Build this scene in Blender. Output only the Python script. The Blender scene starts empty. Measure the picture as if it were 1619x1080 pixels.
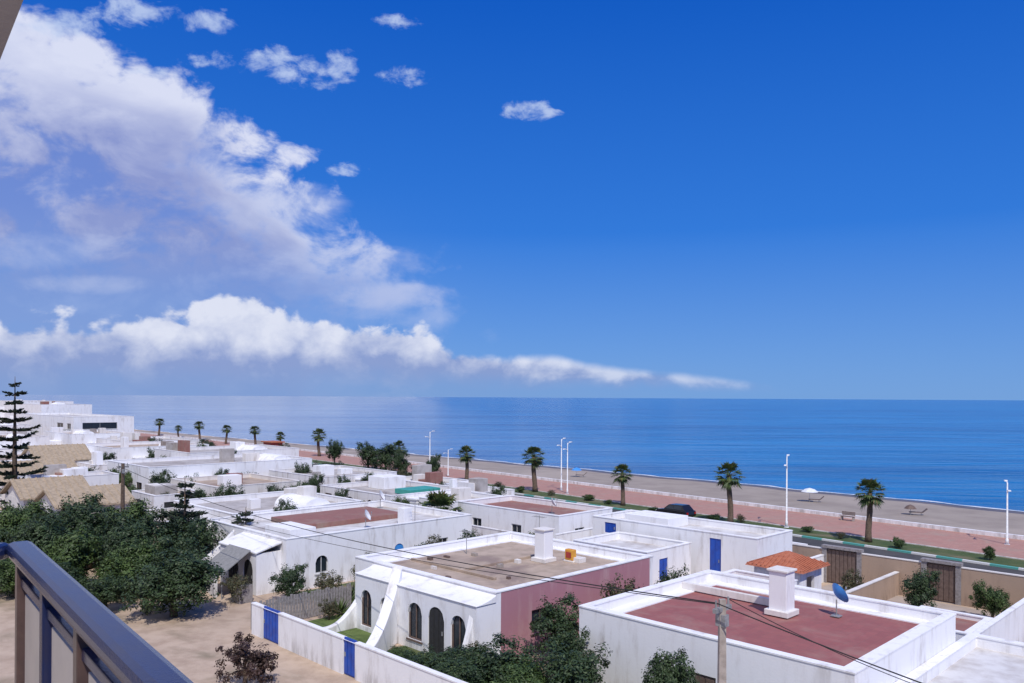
import bpy, bmesh, math, random
import numpy as np
from mathutils import Vector, Matrix
random.seed(7)
C45=math.sqrt(.5)
scene=bpy.context.scene
def W(x,y,z=0.0): return Vector(((x+y)*C45,(y-x)*C45,z))
ROT=-math.radians(45)
# ---------------------------------------------------------------- node helper
class NT:
    def __init__(s,tree): s.t=tree; s.n=tree.nodes; s.l=tree.links
    def set(s,sock,v):
        if hasattr(v,'is_output') : s.l.new(v,sock)
        elif v is not None:
            if isinstance(v,(tuple,list)) and len(v)==3 and sock.type=='RGBA': v=(*v,1)
            sock.default_value=v
    def m(s,op,a,b=None,c=None,clamp=False):
        n=s.n.new('ShaderNodeMath'); n.operation=op; n.use_clamp=clamp
        s.set(n.inputs[0],a)
        if b is not None: s.set(n.inputs[1],b)
        if c is not None: s.set(n.inputs[2],c)
        return n.outputs[0]
    def mix(s,f,a,b,mode='MIX'):
        n=s.n.new('ShaderNodeMix'); n.data_type='RGBA'; n.blend_type=mode
        s.set(n.inputs[0],f); s.set(n.inputs[6],a); s.set(n.inputs[7],b)
        return n.outputs[2]
    def ss(s,v,a,b,o0=0.0,o1=1.0,lin=False):
        n=s.n.new('ShaderNodeMapRange'); n.interpolation_type='LINEAR' if lin else 'SMOOTHSTEP'
        s.set(n.inputs[0],v)
        for i,x in enumerate((a,b,o0,o1)): s.set(n.inputs[i+1],x)
        return n.outputs[0]
    def noise(s,vec,scale,detail=4,rough=.55,dist=0.0):
        n=s.n.new('ShaderNodeTexNoise'); s.set(n.inputs['Vector'],vec)
        n.inputs['Scale'].default_value=scale; n.inputs['Detail'].default_value=detail
        n.inputs['Roughness'].default_value=rough; n.inputs['Distortion'].default_value=dist
        return n.outputs[0]
    def curve(s,v,pts):
        n=s.n.new('ShaderNodeFloatCurve'); c=n.mapping.curves[0]
        c.points[0].location=pts[0]; c.points[1].location=pts[-1]
        for p in pts[1:-1]: c.points.new(*p)
        n.mapping.update(); s.set(n.inputs['Value'],v)
        return n.outputs[0]
    def mapping(s,vec,scale=(1,1,1),rot=(0,0,0)):
        n=s.n.new('ShaderNodeMapping'); s.set(n.inputs[0],vec)
        n.inputs['Scale'].default_value=scale; n.inputs['Rotation'].default_value=rot
        return n.outputs[0]
    def bump(s,h,strength=.3,dist=.05):
        n=s.n.new('ShaderNodeBump'); s.set(n.inputs['Height'],h)
        n.inputs['Strength'].default_value=strength; n.inputs['Distance'].default_value=dist
        return n.outputs[0]
def newmat(name):
    m=bpy.data.materials.new(name); m.use_nodes=True; t=NT(m.node_tree)
    b=t.n['Principled BSDF']
    pos=t.n.new('ShaderNodeNewGeometry')
    return m,t,b,pos
def mat(name,c1,c2=None,scale=1.5,rough=.8,bump=.25,bdist=.02,detail=6,lo=.35,hi=.7,metal=0,c3=None,spec=.5):
    m,t,b,g=newmat(name)
    P=g.outputs['Position']
    c2=c2 or tuple(x*.8 for x in c1)
    n=t.noise(P,scale,detail,.6)
    col=t.mix(t.ss(n,lo,hi),c1,c2)
    if c3:
        n2=t.noise(P,scale*.23,5,.6,.5)
        col=t.mix(t.ss(n2,.5,.68),col,c3)
    t.set(b.inputs['Base Color'],col); b.inputs['Roughness'].default_value=rough
    b.inputs['Metallic'].default_value=metal
    b.inputs['Specular IOR Level'].default_value=spec
    if bump:
        t.set(b.inputs['Normal'],t.bump(t.noise(P,scale*14,3,.6),bump,bdist))
    return m
def plaster(name,col,dirt,amt=1.0):
    m,t,b,g=newmat(name); P=g.outputs['Position']
    n=t.noise(t.mapping(P,(1,1,.25)),1.6,6,.65)
    n2=t.noise(P,.35,3,.5)
    f=t.m('MULTIPLY',t.ss(n,.46,.76),t.ss(n2,.35,.65,.3,1.0))
    c=t.mix(t.m('MULTIPLY',f,amt),col,dirt)
    sep=t.n.new('ShaderNodeSeparateXYZ'); t.set(sep.inputs[0],P)
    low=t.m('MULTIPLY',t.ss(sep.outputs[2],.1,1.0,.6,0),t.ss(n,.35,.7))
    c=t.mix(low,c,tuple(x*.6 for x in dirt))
    t.set(b.inputs['Base Color'],c); b.inputs['Roughness'].default_value=.85
    t.set(b.inputs['Normal'],t.bump(t.noise(P,9,3,.6),.25,.02))
    return m
def tiles(name,c1,c2,mortar,scale=2.2,stain=(.3,.22,.17)):
    m,t,b,g=newmat(name); P=t.mapping(g.outputs['Position'],(1,1,1),(0,0,math.radians(45)))
    br=t.n.new('ShaderNodeTexBrick'); t.set(br.inputs['Vector'],P)
    br.offset=0; br.inputs['Scale'].default_value=scale
    for k,v in (('Color1',c1),('Color2',c2),('Mortar',mortar)): br.inputs[k].default_value=(*v,1)
    br.inputs['Mortar Size'].default_value=.015; br.inputs['Brick Width'].default_value=.9; br.inputs['Row Height'].default_value=.9
    n=t.noise(g.outputs['Position'],.5,7,.65,.6)
    c=t.mix(t.ss(n,.45,.72,0,.8),br.outputs[0],stain)
    n3=t.noise(g.outputs['Position'],3.,5,.65)
    c=t.mix(t.ss(n3,.5,.8,0,.4),c,tuple(min(1,x*1.6) for x in c1))
    t.set(b.inputs['Base Color'],c); b.inputs['Roughness'].default_value=.8
    return m
def leafmat(name,dark,light,dry=None):
    m,t,b,g=newmat(name)
    r=g.outputs['Random Per Island']
    n=t.noise(g.outputs['Position'],.9,3,.5)
    f=t.m('ADD',t.m('MULTIPLY',r,.55),t.m('MULTIPLY',t.ss(n,.35,.65),.5),clamp=True)
    c=t.mix(f,dark,light)
    if dry: c=t.mix(t.ss(r,.86,.95),c,dry)
    t.set(b.inputs['Base Color'],c); b.inputs['Roughness'].default_value=.55
    b.inputs['Specular IOR Level'].default_value=.35
    return m
M={}
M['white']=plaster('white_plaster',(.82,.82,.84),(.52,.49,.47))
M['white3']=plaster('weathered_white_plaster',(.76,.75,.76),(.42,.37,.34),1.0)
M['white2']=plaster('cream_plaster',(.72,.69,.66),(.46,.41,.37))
M['pinkwall']=plaster('mauve_plaster',(.40,.19,.225),(.48,.30,.31))
M['tanwall']=plaster('tan_plaster',(.40,.29,.215),(.28,.2,.15))
M['redroof']=tiles('red_terrace_tiles',(.27,.09,.085),(.31,.105,.095),(.2,.10,.09),stain=(.33,.18,.15))
M['redroof2']=tiles('brick_red_terrace',(.25,.11,.09),(.29,.13,.105),(.2,.12,.1),3)
M['beigeroof']=mat('weathered_beige_roof',(.46,.36,.28),(.34,.265,.20),1.1,.9,c3=(.27,.20,.165))
M['greyroof']=mat('grey_roof_screed',(.46,.43,.41),(.34,.31,.29),1.0,.9,c3=(.26,.22,.2))
M['whiteroof']=mat('white_painted_roof',(.66,.65,.64),(.48,.45,.43),.9,.85,c3=(.36,.32,.29))
M['teal']=mat('teal_painted_surface',(.04,.30,.25),(.07,.36,.30),1.2,.5)
M['terracotta']=mat('terracotta_tile',(.44,.15,.08),(.32,.10,.055),4,.8)
M['beigetile']=mat('sand_tile',(.42,.33,.23),(.30,.235,.16),3,.8)
M['blue']=mat('blue_paint',(.01,.08,.45),(.015,.055,.32),3,.45,bump=.05)
M['bluelight']=mat('light_blue_paint',(.06,.30,.75),(.05,.24,.6),3,.45,bump=.05)
M['brown']=mat('brown_wood',(.12,.08,.065),(.17,.12,.10),5,.7)
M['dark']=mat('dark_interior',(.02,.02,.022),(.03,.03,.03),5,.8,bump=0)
M['glass']=mat('window_glass',(.015,.02,.03),(.02,.03,.04),2,.12,bump=0)
M['frame']=mat('window_frame_paint',(.55,.55,.55),(.45,.45,.45),5,.5,bump=0)
M['concrete']=mat('pole_concrete',(.40,.35,.31),(.28,.24,.21),4,.9)
M['metalwhite']=mat('white_metal',(.75,.76,.78),(.6,.6,.62),5,.4,bump=0)
M['metalgrey']=mat('grey_metal',(.3,.3,.31),(.2,.2,.2),5,.5,bump=0)
M['wire']=mat('cable_rubber',(.02,.02,.02),None,5,.6,bump=0)
M['greyfence']=mat('grey_timber',(.30,.28,.28),(.2,.18,.18),6,.85)
M['canvas']=mat('grey_canvas',(.26,.26,.26),(.2,.2,.2),6,.9)
M['canopywhite']=mat('white_canvas',(.75,.77,.8),(.6,.62,.66),6,.8)
M['orange']=mat('orange_paint',(.6,.25,.03),(.7,.4,.05),3,.6)
M['redpaint']=mat('red_paint',(.4,.04,.03),(.3,.04,.03),3,.5)
M['trunk']=mat('bark',(.14,.10,.075),(.08,.055,.04),6,.95,bump=.6)
M['palmtrunk']=mat('palm_bark',(.17,.12,.085),(.08,.055,.04),9,.95,bump=.8)
M['leafA']=leafmat('leaf_mid_green',(.018,.040,.010),(.080,.125,.032))
M['leafB']=leafmat('leaf_dark_green',(.011,.026,.010),(.05,.082,.028))
M['leafC']=leafmat('leaf_olive',(.03,.035,.015),(.10,.10,.045),(.12,.07,.04))
M['leafR']=leafmat('leaf_reddish',(.03,.018,.015),(.075,.042,.033))
M['conifer']=leafmat('conifer_needles',(.012,.024,.016),(.05,.068,.04))
M['palm']=leafmat('palm_frond',(.025,.05,.015),(.10,.14,.04),(.16,.11,.05))
M['carpaint']=mat('black_car_paint',(.012,.012,.015),(.015,.015,.018),5,.15,bump=0)
M['tyre']=mat('tyre_rubber',(.015,.015,.015),None,5,.8,bump=0)
M['chrome']=mat('wheel_alloy',(.5,.5,.52),None,5,.3,bump=0,metal=1)
M['redlens']=mat('red_lens',(.4,.01,.01),None,5,.2,bump=0)
M['clearlens']=mat('clear_lens',(.8,.8,.8),None,5,.15,bump=0)
M['rail']=mat('navy_gloss_paint',(.014,.024,.085),(.022,.026,.07),9,.2,bump=.2,bdist=.003)
M['railbrown']=mat('brown_gloss_paint',(.11,.07,.06),(.07,.045,.042),12,.3,bump=.1,bdist=.003)
M['railpanel']=mat('off_white_panel',(.58,.52,.48),(.50,.45,.42),3,.5,bump=.05)
M['ceiling']=mat('grey_ceiling_paint',(.42,.40,.40),(.34,.32,.32),2,.9)
M['dirt']=mat('sandy_dirt',(.50,.385,.29),(.38,.28,.205),.8,.95,c3=(.25,.20,.135),bump=.5,bdist=.05,detail=8)
M['sand']=mat('beach_sand',(.33,.28,.235),(.27,.225,.19),.25,.95,c3=(.38,.32,.27),bump=.4,bdist=.08,detail=8)
M['wetsand']=mat('wet_sand',(.16,.13,.11),(.12,.10,.09),.4,.5)
M['pink']=tiles('pink_paving',(.42,.225,.175),(.385,.20,.155),(.33,.19,.15),1.6,(.36,.26,.20))
M['asphalt']=mat('asphalt',(.065,.062,.062),(.05,.048,.048),.7,.9,c3=(.085,.08,.075))
M['grass']=mat('lawn_grass',(.05,.085,.02),(.09,.11,.035),.9,.95,c3=(.19,.155,.09),bump=.6,bdist=.1)
M['lawn']=mat('bright_lawn',(.12,.17,.045),(.07,.11,.025),1.2,.95,bump=.6,bdist=.1)
M['pave']=mat('pale_pavement',(.42,.35,.30),(.34,.28,.24),.8,.9)
def kerbmat():
    m,t,b,g=newmat('painted_kerb'); P=t.mapping(g.outputs['Position'],(1,1,1),(0,0,math.radians(45)))
    sep=t.n.new('ShaderNodeSeparateXYZ'); t.set(sep.inputs[0],P)
    f=t.m('GREATER_THAN',t.m('FRACT',t.m('MULTIPLY',sep.outputs[0],.25)),.5)
    t.set(b.inputs['Base Color'],t.mix(f,(.7,.7,.68),(.10,.38,.33))); b.inputs['Roughness'].default_value=.7
    return m
M['kerb']=kerbmat()
def seamat():
    m,t,b,g=newmat('sea_water'); P=g.outputs['Position']
    sep=t.n.new('ShaderNodeSeparateXYZ'); t.set(sep.inputs[0],P)
    str1=t.noise(t.mapping(P,(.24,1,1),(0,0,math.radians(10))),.055,4,.7,.6)
    str3=t.noise(t.mapping(P,(.16,1,1),(0,0,math.radians(4))),.015,4,.65,.4)
    str2=t.noise(t.mapping(P,(.22,1,1),(0,0,math.radians(6))),.006,4,.55,.3)
    f=t.m('ADD',t.m('MULTIPLY',t.ss(str1,.42,.60),.42),t.m('ADD',t.m('MULTIPLY',t.ss(str2,.35,.65),.3),t.m('MULTIPLY',t.ss(str3,.42,.6),.3)),clamp=True)
    c=t.mix(f,(.002,.070,.23),(.014,.20,.47))
    calm_sheen=t.ss(t.m('ADD',sep.outputs[0],t.m('MULTIPLY',sep.outputs[1],.12)),90,-120)
    calm_sheen=t.m('MULTIPLY',calm_sheen,t.ss(str3,.32,.60,.55,1.0))
    c=t.mix(t.m('MULTIPLY',calm_sheen,.72),c,(.40,.46,.55))  # silvery cloud reflection painted into the water colour on the left
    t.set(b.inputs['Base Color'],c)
    t.set(b.inputs['Roughness'],t.m('MULTIPLY_ADD',calm_sheen,-.08,.15)); b.inputs['IOR'].default_value=1.33
    w1=t.noise(t.mapping(P,(.22,1,1),(0,0,math.radians(12))),.34,5,.62,.3)
    w2=t.noise(t.mapping(P,(.28,1,1),(0,0,math.radians(-8))),.06,3,.6,.4)
    h=t.m('MULTIPLY',t.m('ADD',w1,t.m('MULTIPLY',w2,3.4)),t.m('MULTIPLY_ADD',calm_sheen,-.75,1.0))
    t.set(b.inputs['Normal'],t.bump(h,.85,.8))
    return m
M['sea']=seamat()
M['foam']=mat('sea_foam',(.8,.82,.84),(.45,.52,.6),1.5,.6)
# ---------------------------------------------------------------- mesh builder
class MB:
    def __init__(s): s.v=[]; s.f=[]
    def add(s,vs,fs):
        o=len(s.v); s.v+= [tuple(v) for v in vs]; s.f+=[tuple(i+o for i in f) for f in fs]
    def box(s,x0,x1,y0,y1,z0,z1,fn=None):
        vs=[(x,y,z) for z in (z0,z1) for x,y in ((x0,y0),(x1,y0),(x1,y1),(x0,y1))]
        if fn: vs=[fn(*v) for v in vs]
        s.add(vs,[(3,2,1,0),(4,5,6,7),(0,1,5,4),(1,2,6,5),(2,3,7,6),(3,0,4,7)])
    def tube(s,pts,rads,n=8,cap=True):
        pts=[Vector(p) for p in pts]; o=len(s.v); k=len(pts)
        for i,p in enumerate(pts):
            d=(pts[min(i+1,k-1)]-pts[max(i-1,0)]).normalized()
            a=d.orthogonal().normalized() if abs(d.z)<.95 else Vector((1,0,0))
            a=(a-d*a.dot(d)).normalized(); b=d.cross(a)
            for j in range(n):
                q=p+(a*math.cos(2*math.pi*j/n)+b*math.sin(2*math.pi*j/n))*rads[i]
                s.v.append(tuple(q))
        for i in range(k-1):
            for j in range(n):
                s.f.append((o+i*n+j,o+i*n+(j+1)%n,o+(i+1)*n+(j+1)%n,o+(i+1)*n+j))
        if cap:
            s.f.append(tuple(o+j for j in range(n))[::-1]); s.f.append(tuple(o+(k-1)*n+j for j in range(n)))
    def extr(s,poly,axis,a,b):
        def mk(p,t):
            return {'x':(t,p[0],p[1]),'y':(p[0],t,p[1]),'z':(p[0],p[1],t)}[axis]
        n=len(poly); vs=[mk(p,a) for p in poly]+[mk(p,b) for p in poly]
        s.add(vs,[tuple(range(n))[::-1],tuple(range(n,2*n))]+[(i,(i+1)%n,n+(i+1)%n,n+i) for i in range(n)])
    def mesh(s,name,mt,smooth=False,fix=True,mats=None):
        me=bpy.data.meshes.new(name); me.from_pydata(s.v,[],s.f)
        if fix:
            bm=bmesh.new(); bm.from_mesh(me); bmesh.ops.recalc_face_normals(bm,faces=bm.faces); bm.to_mesh(me); bm.free()
        me.materials.append(M[mt] if isinstance(mt,str) else mt)
        if smooth: me.shade_smooth()
        me.update(); return me
col=scene.collection
def obj(name,data,parent=None,loc=(0,0,0),rotz=0,label=None,cat=None,group=None,kind=None,scale=None):
    o=bpy.data.objects.new(name,data); col.objects.link(o)
    o.location=loc; o.rotation_euler=(0,0,rotz)
    if scale: o.scale=scale
    if parent: o.parent=parent
    if label: o['label']=label
    if cat: o['category']=cat
    if group: o['group']=group
    if kind: o['kind']=kind
    return o
def part(name,mb,mt,parent,smooth=False,bevel=0,**k):
    o=obj(name,mb.mesh(name,mt,smooth),parent,**k)
    if bevel:
        md=o.modifiers.new('b','BEVEL'); md.width=bevel; md.segments=2; md.limit_method='ANGLE'
    return o
def thing(name,label,cat,x,y,z=0,group=None,rot=0):
    o=obj(name,None,None,W(x,y,z),ROT+rot,label,cat,group); o.empty_display_size=.3
    return o
# ---------------------------------------------------------------- terrain
S=[-15000,-60,0,20,60,120,200,300,600,2000,15000]
Wl=[60,78,84,85.8,89.5,95.5,101,104,110,120,200]
Wa=[100,108,112,114,117,118.5,119.5,120,123,135,240]
def wl(s): return float(np.interp(s,S,Wl))
def wa(s): return float(np.interp(s,S,Wa))
SS=[-15000,-3000,-600]+list(range(-100,640,10))+[900,1500,3000,15000]
def sheet(name,profile,mt,ss=SS,kind='structure',jit=0):
    mb=MB(); n=len(profile(0))
    for s in ss:
        for (y,z) in profile(s):
            mb.v.append(tuple(W(-s,y,z)))
    for i in range(len(ss)-1):
        for j in range(n-1):
            a=i*n+j; mb.f.append((a,a+1,a+n+1,a+n))
    me=mb.mesh(name,mt,fix=False)
    bm=bmesh.new(); bm.from_mesh(me)
    bmesh.ops.recalc_face_normals(bm,faces=bm.faces)
    bm.faces.ensure_lookup_table()
    if bm.faces[0].normal.z<0: bmesh.ops.reverse_faces(bm,faces=bm.faces)
    bm.to_mesh(me); bm.free()
    return obj(name,me,kind=kind)
sheet('ground',lambda s:[(-15000,0),(-200,0),(wl(s)-.2,0),(wl(s)+.2,-.3),(wa(s),-.62),(wa(s)+40,-3),(16000,-6)],'dirt')
def wob(s): return 1.1*math.sin(s*.21)+.7*math.sin(s*.53+1)
RS=[s for s in SS if -110<s<900]
FS=list(np.arange(-100,640,2.5))
sheet('beach',lambda s:[(wl(s)+.3,-.27),(wa(s)-4.+wob(s)*.4,-.54),],'sand',FS)
sheet('wet_beach',lambda s:[(wa(s)-4.+wob(s)*.4,-.54),(wa(s)+4,-.72)],'wetsand',FS)
sheet('surf',lambda s:[(wa(s)-1.1+wob(s)*.5,-.575),(wa(s)-.4+wob(s)*.5+.35*math.sin(s*1.7),-.57)],'foam',FS)
sheet('promenade',lambda s:[(wl(s)-10.4,.12),(wl(s)-.1,.12)],'pink',RS)
sheet('green_strip',lambda s:[(wl(s)-14.3,.09),(wl(s)-10.4,.09)],'grass',RS)
sheet('road',lambda s:[(wl(s)-23,.008),(wl(s)-14.6,.008)],'asphalt',RS)
sheet('road_line',lambda s:[(wl(s)-18.9,.013),(wl(s)-18.75,.013)],'metalwhite',RS)
sheet('sidewalk',lambda s:[(wl(s)-26.5,.11),(wl(s)-23.3,.11)],'pave',RS)
def kerb(name,off,w,h,mt):
    sheet(name,lambda s:[(wl(s)+off-w/2,0),(wl(s)+off-w/2,h),(wl(s)+off+w/2,h),(wl(s)+off+w/2,0)],mt,RS)
kerb('seaside_road_kerb',-14.45,.3,.16,'kerb')
kerb('landside_road_kerb',-23.15,.3,.16,'kerb')
kerb('promenade_kerb',-10.4,.15,.17,'white2')
mb=MB(); q=[(-40000,100),(40000,100),(40000,40000),(-40000,40000)]
mb.add([W(x,y,-.6) for x,y in q],[(0,1,2,3)])
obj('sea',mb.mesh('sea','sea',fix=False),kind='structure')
def patch(name,x0,x1,y0,y1,z,mt):
    mb=MB(); mb.add([W(x0,y0,z),W(x1,y0,z),W(x1,y1,z),W(x0,y1,z)],[(0,1,2,3)])
    obj(name,mb.mesh(name,mt,fix=False),kind='structure')
patch('garden_lawn',-41,-34.8,21.6,27,.03,'lawn')
patch('garden_lawn',-47.5,-40.3,27.2,44,.03,'grass')
patch('garden_ground',-33.5,-12,21.4,27.6,.03,'grass')
patch('courtyard_ground',-24,0,41.2,55.6,.03,'pave')
def longwall(name,label,off,w,h,z0=0,mt='white',s0=-90,s1=620):
    mb=MB(); ss=[s for s in range(s0,s1,10)]
    for s in ss:
        for y,z in ((-w/2,z0),(-w/2,h),(w/2,h),(w/2,z0)): mb.v.append(tuple(W(-s,wl(s)+off+y,z)))
    for i in range(len(ss)-1):
        for j in range(3): a=i*4+j; mb.f.append((a,a+1,a+5,a+4))
    obj(name,mb.mesh(name,mt),label=label,cat='wall')
longwall('promenade_wall','low white wall between pink promenade and beach',0,.4,.5,-.5)
# ---------------------------------------------------------------- walls with openings
def strip_wall(mb,L,h,th,ops,fn,u0=0.0):
    ops=sorted(ops,key=lambda o:o['p']); cur=u0
    for o in ops:
        a,b=o['p'],o['p']+o['w']
        if a>cur: mb.box(cur,a,0,th,0,h,fn)
        if o['z0']>0: mb.box(a,b,0,th,0,o['z0'],fn)
        if o.get('arch'):
            n=10; r=o['w']/2
            for i in range(n):
                ua=a+o['w']*i/n; ub=a+o['w']*(i+1)/n
                def zz(u): return o['z1']-r+math.sqrt(max(0,r*r-(u-a-r)**2))
                za,zb=zz(ua),zz(ub)
                vs=[fn(ua,0,za),fn(ub,0,zb),fn(ub,th,zb),fn(ua,th,za),fn(ua,0,h),fn(ub,0,h),fn(ub,th,h),fn(ua,th,h)]
                mb.add(vs,[(3,2,1,0),(4,5,6,7),(0,1,5,4),(1,2,6,5),(2,3,7,6),(3,0,4,7)])
        else: mb.box(a,b,0,th,o['z1'],h,fn)
        cur=b
    if cur<L: mb.box(cur,L,0,th,0,h,fn)
def fill_opening(root,o,fn,th):
    a,b,z0,z1=o['p'],o['p']+o['w'],o['z0'],o['z1']; k=o.get('k','win')
    if k=='open': return
    mb=MB()
    if k=='win':
        f=.07
        zs=z1 if not o.get('arch') else z1-o['w']/2
        mb.box(a,a+f,.08,.14,z0,zs,fn); mb.box(b-f,b,.08,.14,z0,zs,fn)
        mb.box(a+f,b-f,.08,.14,z0,z0+f,fn)
        if not o.get('arch'): mb.box(a+f,b-f,.08,.14,z1-f,z1,fn)
        m=(a+b)/2; mb.box(m-.025,m+.025,.085,.135,z0+f,z1-f,fn)
        if z0>.3: mb.box(a-.08,b+.08,-.06,.06,z0-.08,z0-.005,fn)
        w=part('window',mb,o.get('fm','frame'),root)
        g=MB(); g.box(a+.01,b-.01,.15,.17,z0+.01,z1-.01,fn); part('pane',g,'glass',w)
    elif k in('door','shutter'):
        mb.box(a+.01,b-.01,.06,.11,z0+.01,z1-.01,fn)
        n=max(2,int(o['w']/.35))
        for i in range(n):
            x=a+.08+(o['w']-.1)*i/n; mb.box(x,x+(o['w']-.1)/n-.08,.035,.058,z0+.12,z1-.12,fn)
        w=part('door' if k=='door' else 'shutter',mb,o.get('m','blue'),root)
        g=MB(); g.box(b-.2,b-.14,.0,.034,(z0+z1)/2-.1,(z0+z1)/2+.1,fn); part('handle',g,'metalgrey',w)
def OP(p,w,z0,z1,k='win',**kw): return dict(p=p,w=w,z0=z0,z1=z1,k=k,**kw)
def house(label,x0,x1,y0,y1,h,roof='greyroof',front=(),side=(),wall='white',sidewall=None,rd=.45,th=.25,name='house',cat='house',floorpad=0.0,cap='white'):
    w=x1-x0; d=y1-y0
    root=thing(name,label,cat,x0,y0)
    mb=MB()
    ff=lambda u,dp,z:(u,dp,z)
    strip_wall(mb,w,h,th,front,ff)
    fs=lambda u,dp,z:(w-dp,u,z)
    mb2=MB() if sidewall else mb
    strip_wall(mb2,d-th,h,th,side,fs,th)
    mb.box(0,w,d-th,d,0,h); mb.box(0,th,th,d-th,0,h)
    part('wall',mb,wall,root)
    if sidewall: part('wall',mb2,sidewall,root,label='mauve painted side wall')
    r=MB(); r.box(th-.002,w-th+.002,th-.002,d-th+.002,h-rd-.15,h-rd)
    part('roof',r,roof,root)
    if floorpad:
        p=MB()
        f=floorpad
        p.box(th,w-th,th,th+f,h-rd,h-rd+.05);p.box(th,w-th,d-th-f,d-th,h-rd,h-rd+.05)
        p.box(th,th+f,th+f,d-th-f,h-rd,h-rd+.05);p.box(w-th-f,w-th,th+f,d-th-f,h-rd,h-rd+.05)
        part('roof_border',p,'white',root)
    c=MB(); e=.03
    c.box(-e,w+e,-e,th+e,h,h+.06); c.box(-e,w+e,d-th-e,d+e,h,h+.06)
    c.box(-e,th+e,th+e,d-th-e,h,h+.06); c.box(w-th-e,w+e,th+e,d-th-e,h,h+.06)
    part('parapet',c,cap,root)
    for o in front: fill_opening(root,o,ff,th)
    for o in side: fill_opening(root,o,fs,th)
    return root
def boxpart(root,name,x0,x1,y0,y1,z0,z1,mt,bevel=.02,**k):
    mb=MB(); mb.box(x0,x1,y0,y1,z0,z1); return part(name,mb,mt,root,bevel=bevel,**k)
def chimney(root,x,y,z,w=.8,h=2.0):
    c=boxpart(root,'chimney',x-w/2,x+w/2,y-w/2,y+w/2,z,z+h,'white',.03)
    boxpart(c,'chimney_cap',x-w/2-.08,x+w/2+.08,y-w/2-.08,y+w/2+.08,z+h,z+h+.1,'white2')
    boxpart(c,'chimney_base',x-w/2-.15,x+w/2+.15,y-w/2-.15,y+w/2+.15,z+.002,z+.25,'white2')
def dish(x,y,z,r=.45,mt='metalwhite',rot=2.3,label='white satellite dish on flat roof'):
    t=thing('satellite_dish',label,'satellite dish',x,y,z,group='satellite dishes on roofs')
    mb=MB(); mb.tube([(0,0,0),(0,0,.75)],[.03,.03],8); mb.box(-.2,.2,-.2,.2,0,.04); part('mast',mb,'metalgrey',t)
    b=MB(); n=20; rings=5
    A=Matrix.Rotation(rot,3,'Z')@Matrix.Rotation(math.radians(62),3,'X')
    b.v.append(tuple(A@Vector((0,0,0))+Vector((0,0,.95))))
    for i in range(1,rings+1):
        q=r*i/rings
        for j in range(n):
            b.v.append(tuple(A@Vector((q*math.cos(2*math.pi*j/n),q*math.sin(2*math.pi*j/n),q*q*.45/r))+Vector((0,0,.95))))
    for j in range(n): b.f.append((0,1+j,1+(j+1)%n))
    for i in range(rings-1):
        for j in range(n): a=1+i*n; b.f.append((a+j,a+n+j,a+n+(j+1)%n,a+(j+1)%n))
    part('reflector',b,mt,t,smooth=True)
    f=MB(); p0=A@Vector((0,-r,.4*r))+Vector((0,0,.95)); p1=A@Vector((0,0,r*1.1))+Vector((0,0,.95))
    f.tube([p0,p1],[.015,.015],6); f.tube([p1,p1+(p1-p0).normalized()*.1],[.04,.04],8); part('feed_arm',f,'metalgrey',t)
def antenna(x,y,z,h=1.8):
    t=thing('roof_antenna','thin metal television antenna on flat roof','antenna',x,y,z,group='antennas on roofs')
    mb=MB(); mb.tube([(0,0,0),(0,0,h)],[.025,.02],6); part('mast',mb,'metalgrey',t)
    mb=MB(); mb.tube([(-.5,0,h-.1),(.5,0,h-.1)],[.015,.015],6)
    for i in range(6): mb.tube([(-.45+.18*i,-.25,h-.1),(-.45+.18*i,.25,h-.1)],[.01,.01],5)
    part('elements',mb,'metalgrey',t)
def buttress(root,lx,ly,H,L,rot,th=.32,pw=1.9,foot=.25):
    poly=[(-L-.4,0),(-L-.4,foot)]
    n=18
    for i in range(n+1):
        a=i/n; poly.append((-L+L*a,foot+(H-foot)*(a**pw)))
    poly.append((0,0))
    mb=MB(); mb.extr(poly,'x',-th/2,th/2)
    o=part('buttress',mb,'white',root,bevel=.05,loc=(lx,ly,0),rotz=rot)
def arcade(root,axis,p0,p1,off,depth,h,n,aw,az,roof='white',dark=True):
    L=p1-p0
    if axis=='f': fn=lambda u,dp,z:(p0+u,-depth+dp,z)
    else: fn=lambda u,dp,z:(off+depth-dp,p0+u,z)
    ops=[]
    gap=(L-n*aw)/(n+1)
    for i in range(n): ops.append(OP(gap+i*(aw+gap),aw,.0,az,'open',arch=True))
    mb=MB(); strip_wall(mb,L,h,.22,ops,fn)
    for a,b in ((0,.22),(L-.22,L)): mb.box(a,b,.22,depth-.01,0,h,fn)
    part('porch',mb,'white',root)
    r=MB(); r.box(-.1,L+.1,-.1,depth-.012,h+.001,h+.14,fn); part('porch_roof',r,roof,root)
    if dark:
        g=MB(); g.box(.4,L-.4,depth-.06,depth-.02,.02,az,fn); part('porch_shade_sheet',g,'brown',root)  # dark brown sheet behind the arches, painted stand-in for porch shade
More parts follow.
